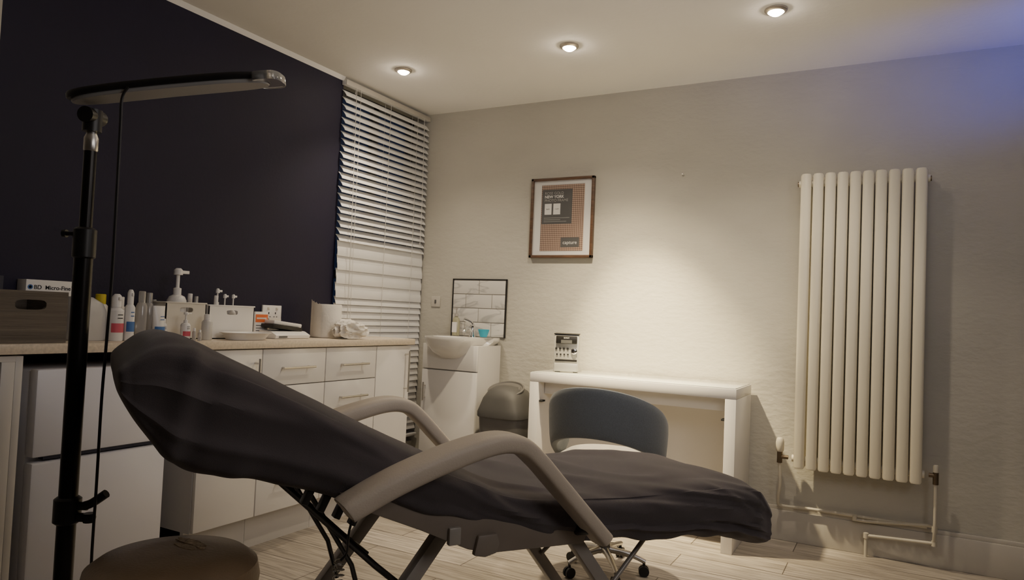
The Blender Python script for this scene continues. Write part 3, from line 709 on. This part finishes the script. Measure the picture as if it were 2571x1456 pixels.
# jerrycan
y0, y1 = xr(172, 267, .25); hh = hat(215, 738, .25); w2 = (y1-y0)/2
t = thing('plastic_canister', 'milky white plastic canister with yellow cap beside the grey crate', 'canister', (.22, (y0+y1)/2+.003, e0))
def cring(z, s, o=0): return [Vector((.05*s*spow(math.cos(2*PI*k/28), .5), o+w2*s*spow(math.sin(2*PI*k/28), .5), z)) for k in range(28)]
MB().loft([cring(0, .93), cring(.006, 1), cring(hh*.62, 1), cring(hh*.80, .88, -w2*.08), cring(hh*.93, .55, -w2*.25), cring(hh*.95, .30, -w2*.3), cring(hh, .28, -w2*.3)]).build('body', natP, t)
MB().lathe([(.016, 0), (.016, .016), (.012, .018), (.001, .018)], (0, -w2*.3, hh)).build('cap', yellowM, t)
def bottle(name, label, px, x, py, r, body, kind, capm=whiteP, lab=None, group=None, zb=0, sq=1, txt=None):
    h = hat(px, py, x)-zb
    t = thing(name, label, 'bottle', (x, yat(px, x), e0+zb), group=group)
    if kind == 'pump':
        hb = h*.62
        MB().lathe([(r*.9, 0), (r, .003), (r, hb*.86), (r*.8, hb*.95), (r*.36, hb)], seg=28, sx=sq).build('body', body, t)
        nz = max(r*.32, .005)
        MB().lathe([(r*.42, hb-.001), (r*.42, hb+h*.09), (nz*.6, hb+h*.10), (nz*.6, h*.90), (nz*1.5, h*.905), (nz*1.5, h*.97), (nz*.8, h)], seg=18).box((-nz*.7, 0, h*.925), (nz*.7, r*1.25, h*.97), .001).build('pump_head', capm, t)
        ht = hb
    elif kind == 'spray':
        hb = h*.72
        MB().lathe([(r*.92, 0), (r, .003), (r, hb*.9), (r*.7, hb*.97), (r*.5, hb)], seg=28).build('body', body, t)
        MB().lathe([(r*.62, hb-.001), (r*.62, h*.93), (r*.5, h*.97), (r*.3, h)], seg=20).box((.0, -r*.2, h*.87), (r*.9, r*.2, h*.93), .001).build('spray_cap', capm, t)
        ht = hb
    elif kind == 'tube':
        rg = []
        for z, a, b_ in ((h*.16, r*.8, r*.8), (h*.5, r*.75, r*.95), (h, .002, r*1.1)):
            rg.append([Vector((a*math.cos(2*PI*k/24), b_*math.sin(2*PI*k/24), z)) for k in range(24)])
        MB().loft(rg).build('body', body, t); MB().lathe([(r*.72, 0), (r*.75, h*.16)], seg=24).build('cap', capm, t); ht = h*.9
    else:
        hb = h*.78
        MB().lathe([(r*.92, 0), (r, .003), (r, hb*.88), (r*.75, hb*.97), (r*.55, hb)], seg=24).build('body', body, t)
        MB().lathe([(r*.62, hb-.001), (r*.62, h-.002), (r*.5, h)], seg=20).build('cap', capm, t); ht = hb
    if lab:
        MB().loft([[Vector(((r+.0006)*math.cos(a)*sq, (r+.0006)*math.sin(a), z)) for a in [R(-62+124*k/14) for k in range(15)]] for z in (ht*.25, ht*(.52 if kind != 'tube' else .45))], cap=False, closed=False).build('label_sticker', lab, t)
        for kk in range(2): MB().box((r+.0002, -r*.35, ht*(.66+.1*kk)), (r+.0009, r*.35, ht*(.685+.1*kk))).build('label_text', blackInk if lab != blueM else blueM, t)
    return t
bottle('spray_bottle', 'squat white spray bottle with pink label beside the canister', 291, .27, 738, .027, whiteP, 'spray', lab=pinkM)
bottle('spray_bottle', 'tall slim white spray bottle with blue lettering', 325, .28, 727, .018, whiteP, 'spray', lab=blueM)
bottle('toner_bottle', 'clear plastic bottle right of the slim spray bottle', 354, .25, 731, .020, clearP, 'cap', capm=clearP)
bottle('toner_bottle', 'clear bottle with silver cap standing at the back near the wall', 372, .14, 735, .020, clearP, 'cap', capm=silverP)
bottle('cream_tube', 'white cream tube with blue patch standing on its cap', 398, .29, 768, .024, whiteP, 'tube', lab=blueM)
bottle('lotion_bottle', 'white lotion bottle with yellow cap behind the canister', 250, .10, 738, .030, whiteP, 'cap', capm=yellowM)
bottle('lotion_bottle', 'pale lotion bottle behind the squat pink labelled spray', 300, .13, 745, .022, creamP, 'cap')
bottle('lotion_bottle', 'grey capped bottle behind the white cream tube', 384, .028, 752, .016, natP, 'cap', capm=silverP)
bottle('pump_bottle', 'small white bottle with pink label just behind the cream tube', 412, .24, 800, .012, whiteP, 'cap', lab=pinkM)
# baskets
def basket(label, p0, p1, pt, x0, x1, mat_):
    y0, y1 = xr(p0, p1, x1); hh = hat((p0+p1)/2, pt, x1); wy = y1-y0-.002; wx = x1-x0
    t = thing('storage_basket', label, 'basket', ((x0+x1)/2, (y0+y1)/2, e0), group='white storage baskets')
    m = MB(); m.box((-wx/2, -wy/2, 0), (wx/2, wy/2, .004)).box((-wx/2, -wy/2, 0), (-wx/2+.004, wy/2, hh)).box((-wx/2, -wy/2, 0), (wx/2, -wy/2+.004, hh)).box((-wx/2, wy/2-.004, 0), (wx/2, wy/2, hh))
    mt = Matrix.Translation((wx/2-.004, 0, hh/2)) @ Matrix(((0, 0, 1, 0), (1, 0, 0, 0), (0, 1, 0, 0), (0, 0, 0, 1)))
    m.holed(wy, hh, .004, (0, hh/2-.03), .062, .020, mt)
    m.build('body', mat_, t, smooth=False)
    r0 = MB()
    r0.box((wx/2-.006, -wy/2-.002, hh-.004), (wx/2+.003, wy/2+.002, hh+.002), .001).box((-wx/2-.003, -wy/2-.002, hh-.004), (-wx/2+.006, wy/2+.002, hh+.002), .001).box((-wx/2, -wy/2-.003, hh-.004), (wx/2, -wy/2+.006, hh+.002), .001).box((-wx/2, wy/2-.006, hh-.004), (wx/2, wy/2+.003, hh+.002), .001)
    r0.build('rim', mat_, t)
basket('off-white storage basket with slot behind the small pump bottle', 415, 517, 760, .05, .21, creamP)
basket('white plastic storage basket with slot handle behind the oval tray', 523, 638, 768, .05, .215, whiteP)
zb = .0045
bottle('pump_bottle', 'large white pump bottle rising above the storage baskets', 441, .15, 673, .038, whiteP, 'pump', lab=None, zb=zb)
bottle('jar_bottle', 'small white capped bottle beside the large pump bottle', 474, .09, 737, .016, whiteP, 'cap', zb=zb)
bottle('jar_bottle', 'short grey capped bottle in the off-white basket', 490, .15, 744, .013, creamP, 'cap', capm=silverP, zb=zb)
bottle('pump_bottle', 'white pump bottle in the middle of the basket bottles', 543, .095, 724, .018, whiteP, 'pump', zb=zb)
bottle('jar_bottle', 'tall white capped bottle in front of the middle basket pump', 540, .175, 742, .014, whiteP, 'cap', zb=zb)
bottle('pump_bottle', 'short white pump bottle right of the taller basket pump', 562, .14, 738, .014, whiteP, 'pump', zb=zb)
bottle('pump_bottle', 'white pump bottle at the right end of the basket', 583, .115, 739, .015, whiteP, 'pump', zb=zb)
bottle('pump_bottle', 'small white and red labelled pump bottle in front of the off-white basket', 467, .30, 783, .019, whiteP, 'pump', lab=pinkM)
bottle('serum_bottle', 'squat frosted bottle between the pump bottle and oval tray', 521, .28, 789, .022, natP, 'cap')
bottle('vial', 'tiny clear vial left of the frosted bottle', 490, .32, 824, .008, clearP, 'cap', capm=whiteP)
bottle('vial', 'tiny clear vial nearest the oval tray', 504, .345, 828, .008, clearP, 'cap', capm=whiteP)
# tray
p = Vector((.305, yat(620, .305), e0))
o = MB()
def er(a, b_, z, n=48): return [Vector((b_*spow(math.cos(2*PI*k/n), .8), a*spow(math.sin(2*PI*k/n), .8), z)) for k in range(n)]
o.loft([er(.085, .045, 0), er(.090, .050, .001), er(.108, .070, .028), er(.116, .077, .030), er(.117, .078, .033), er(.108, .070, .032), er(.088, .048, .005), er(.01, .005, .004)])
oo = o.build('oval_tray', whiteP); oo.location = p; tag(oo, 'shallow white oval dish at the front of the worktop', 'tray')
# boxes
y0, y1 = xr(641, 673, .16); hh = hat(655, 783, .16)
t = thing('carton', 'white carton with orange stripes right of the white basket', 'box', (.13, (y0+y1)/2, e0)); wy = y1-y0
MB().box((-.03, -wy/2, 0), (.03, wy/2, hh), .001).build('carton_body', whiteP, t)
MB().box((.0302, -wy/2+.002, hh*.60), (.031, wy/2-.002, hh*.90)).build('printed_stripe', orangeM, t)
MB().box((.0302, -wy/2+.002, hh*.04), (.031, wy/2-.002, hh*.16)).build('printed_stripe', orangeM, t)
for k in range(3): MB().box((.0302, -wy/2+.006, hh*(.26+.1*k)), (.0308, wy/2-.012, hh*(.29+.1*k))).build('small_print', greyInk, t)
MB().box((.0311, -wy/2+.008, hh*.72), (.0316, wy/2-.01, hh*.78)).build('small_print', whiteInk, t)
y0, y1 = xr(676, 706, .08); hh = hat(690, 800, .08)
t = thing('carton', 'grey and white carton at the back near the wall socket', 'box', (.055, (y0+y1)/2, e0)); wy = y1-y0
MB().box((-.025, -wy/2, 0), (.025, wy/2, hh), .001).build('carton_body', creamP, t); MB().box((.0252, -wy/2+.002, hh*.3), (.026, wy/2-.002, hh*.6)).build('printed_stripe', greyInk, t)
# socket on navy wall
y0, y1 = xr(655, 702, 0); zc = at_x(678, 786, 0).z
t = thing('double_socket', 'white double wall socket on the navy wall above the worktop', 'socket', (.0005, (y0+y1)/2, zc))
MB().box((0, -(y1-y0)/2, -.04), (.010, (y1-y0)/2, .04), .002).build('plate', whiteP, t)
for s in (-1, 1):
    MB().box((.010, s*.028-.004, .018), (.013, s*.028+.008, .030), .001).build('rocker', creamP, t)
    MB().box((.0095, s*.022-.003, -.005), (.0106, s*.022+.003, .005)).box((.0095, s*.022-.012, -.020), (.0106, s*.022-.006, -.016)).box((.0095, s*.022+.006, -.020), (.0106, s*.022+.012, -.016)).build('pin_holes', darkM, t)
# small device of unclear use
y0, y1 = xr(690, 776, .26); wy = y1-y0
t = thing('salon_device', 'low white salon device with black hinged top on the worktop', 'device', (.21, (y0+y1)/2, e0))
prof = [(-.07, 0), (.06, 0), (.065, .018), (.03, .034), (-.07, .040)]
mt = Matrix(((1, 0, 0, 0), (0, 0, 1, 0), (0, 1, 0, 0), (0, 0, 0, 1)))
MB().prism(prof, -wy/2, wy/2, mt, bev=.004).build('base', whiteP, t)
MB().box((-.06, -wy/2+.01, .042), (.03, wy/2-.02, .060), .004, rot=Matrix.Rotation(R(-6), 3, 'X')).build('top_cover', blackP, t)
MB().box((-.055, -wy/2+.03, .060), (.015, wy/2-.01, .078), .004, rot=Matrix.Rotation(R(-6), 3, 'X')).build('lid', whiteP, t)
MB().box((.0605, -wy/2+.02, .006), (.0655, -wy/2+.07, .013)).build('badge', greyInk, t)
# paper roll
x = .18; h = hat(820, 764, x)
t = thing('paper_roll', 'thick white paper towel roll standing near the blind', 'paper roll', (x, yat(820, x), e0))
MB().lathe([(.020, .001), (.072, 0), (.076, .003), (.076, h-.004), (.073, h), (.022, h), (.020, h-.003)], seg=48).build('paper', paperM, t)
MB().lathe([(.0195, .002), (.0205, .002), (.0205, h-.001), (.0185, h-.001), (.0185, .002)], seg=24).build('core', creamP, t)
rg = []
for k in range(13):
    a = R(-125+k*5); rr = .0775+.0004*k+.004*(1 if k < 2 else 0)
    rg.append([Vector((rr*math.cos(a), rr*math.sin(a), z+((.026*(1-k/12)+.004*math.sin(k*2)) if z > .1 else 0))) for z in (.004, h*.5, h*.97)])
MB().loft(rg, cap=False, closed=False).build('loose_sheet', paperM2, t)
# tissue
t_ = bmesh.new(); bmesh.ops.create_icosphere(t_, subdivisions=5, radius=1)
for v_ in t_.verts:
    p = v_.co.copy(); d = 1+.30*noise.noise(p*1.3+Vector((4, 2, 0)))+.20*(1-2.4*abs(noise.noise(p*1.9)))+.07*(1-2.4*abs(noise.noise(p*4+Vector((3, 1, 2)))))
    q = Vector((p.x*.056*d, p.y*.095*d, .046+p.z*.046*d))
    if q.z < .001: q.z = .001+random.random()*.0006
    v_.co = q
mb = MB(); mb._add(t_)
x = .325; o = mb.build('crumpled_tissue', paperM2); o.location = (x, yat(880, x), e0)
tag(o, 'crumpled white paper tissue lying in front of the paper roll', 'tissue')
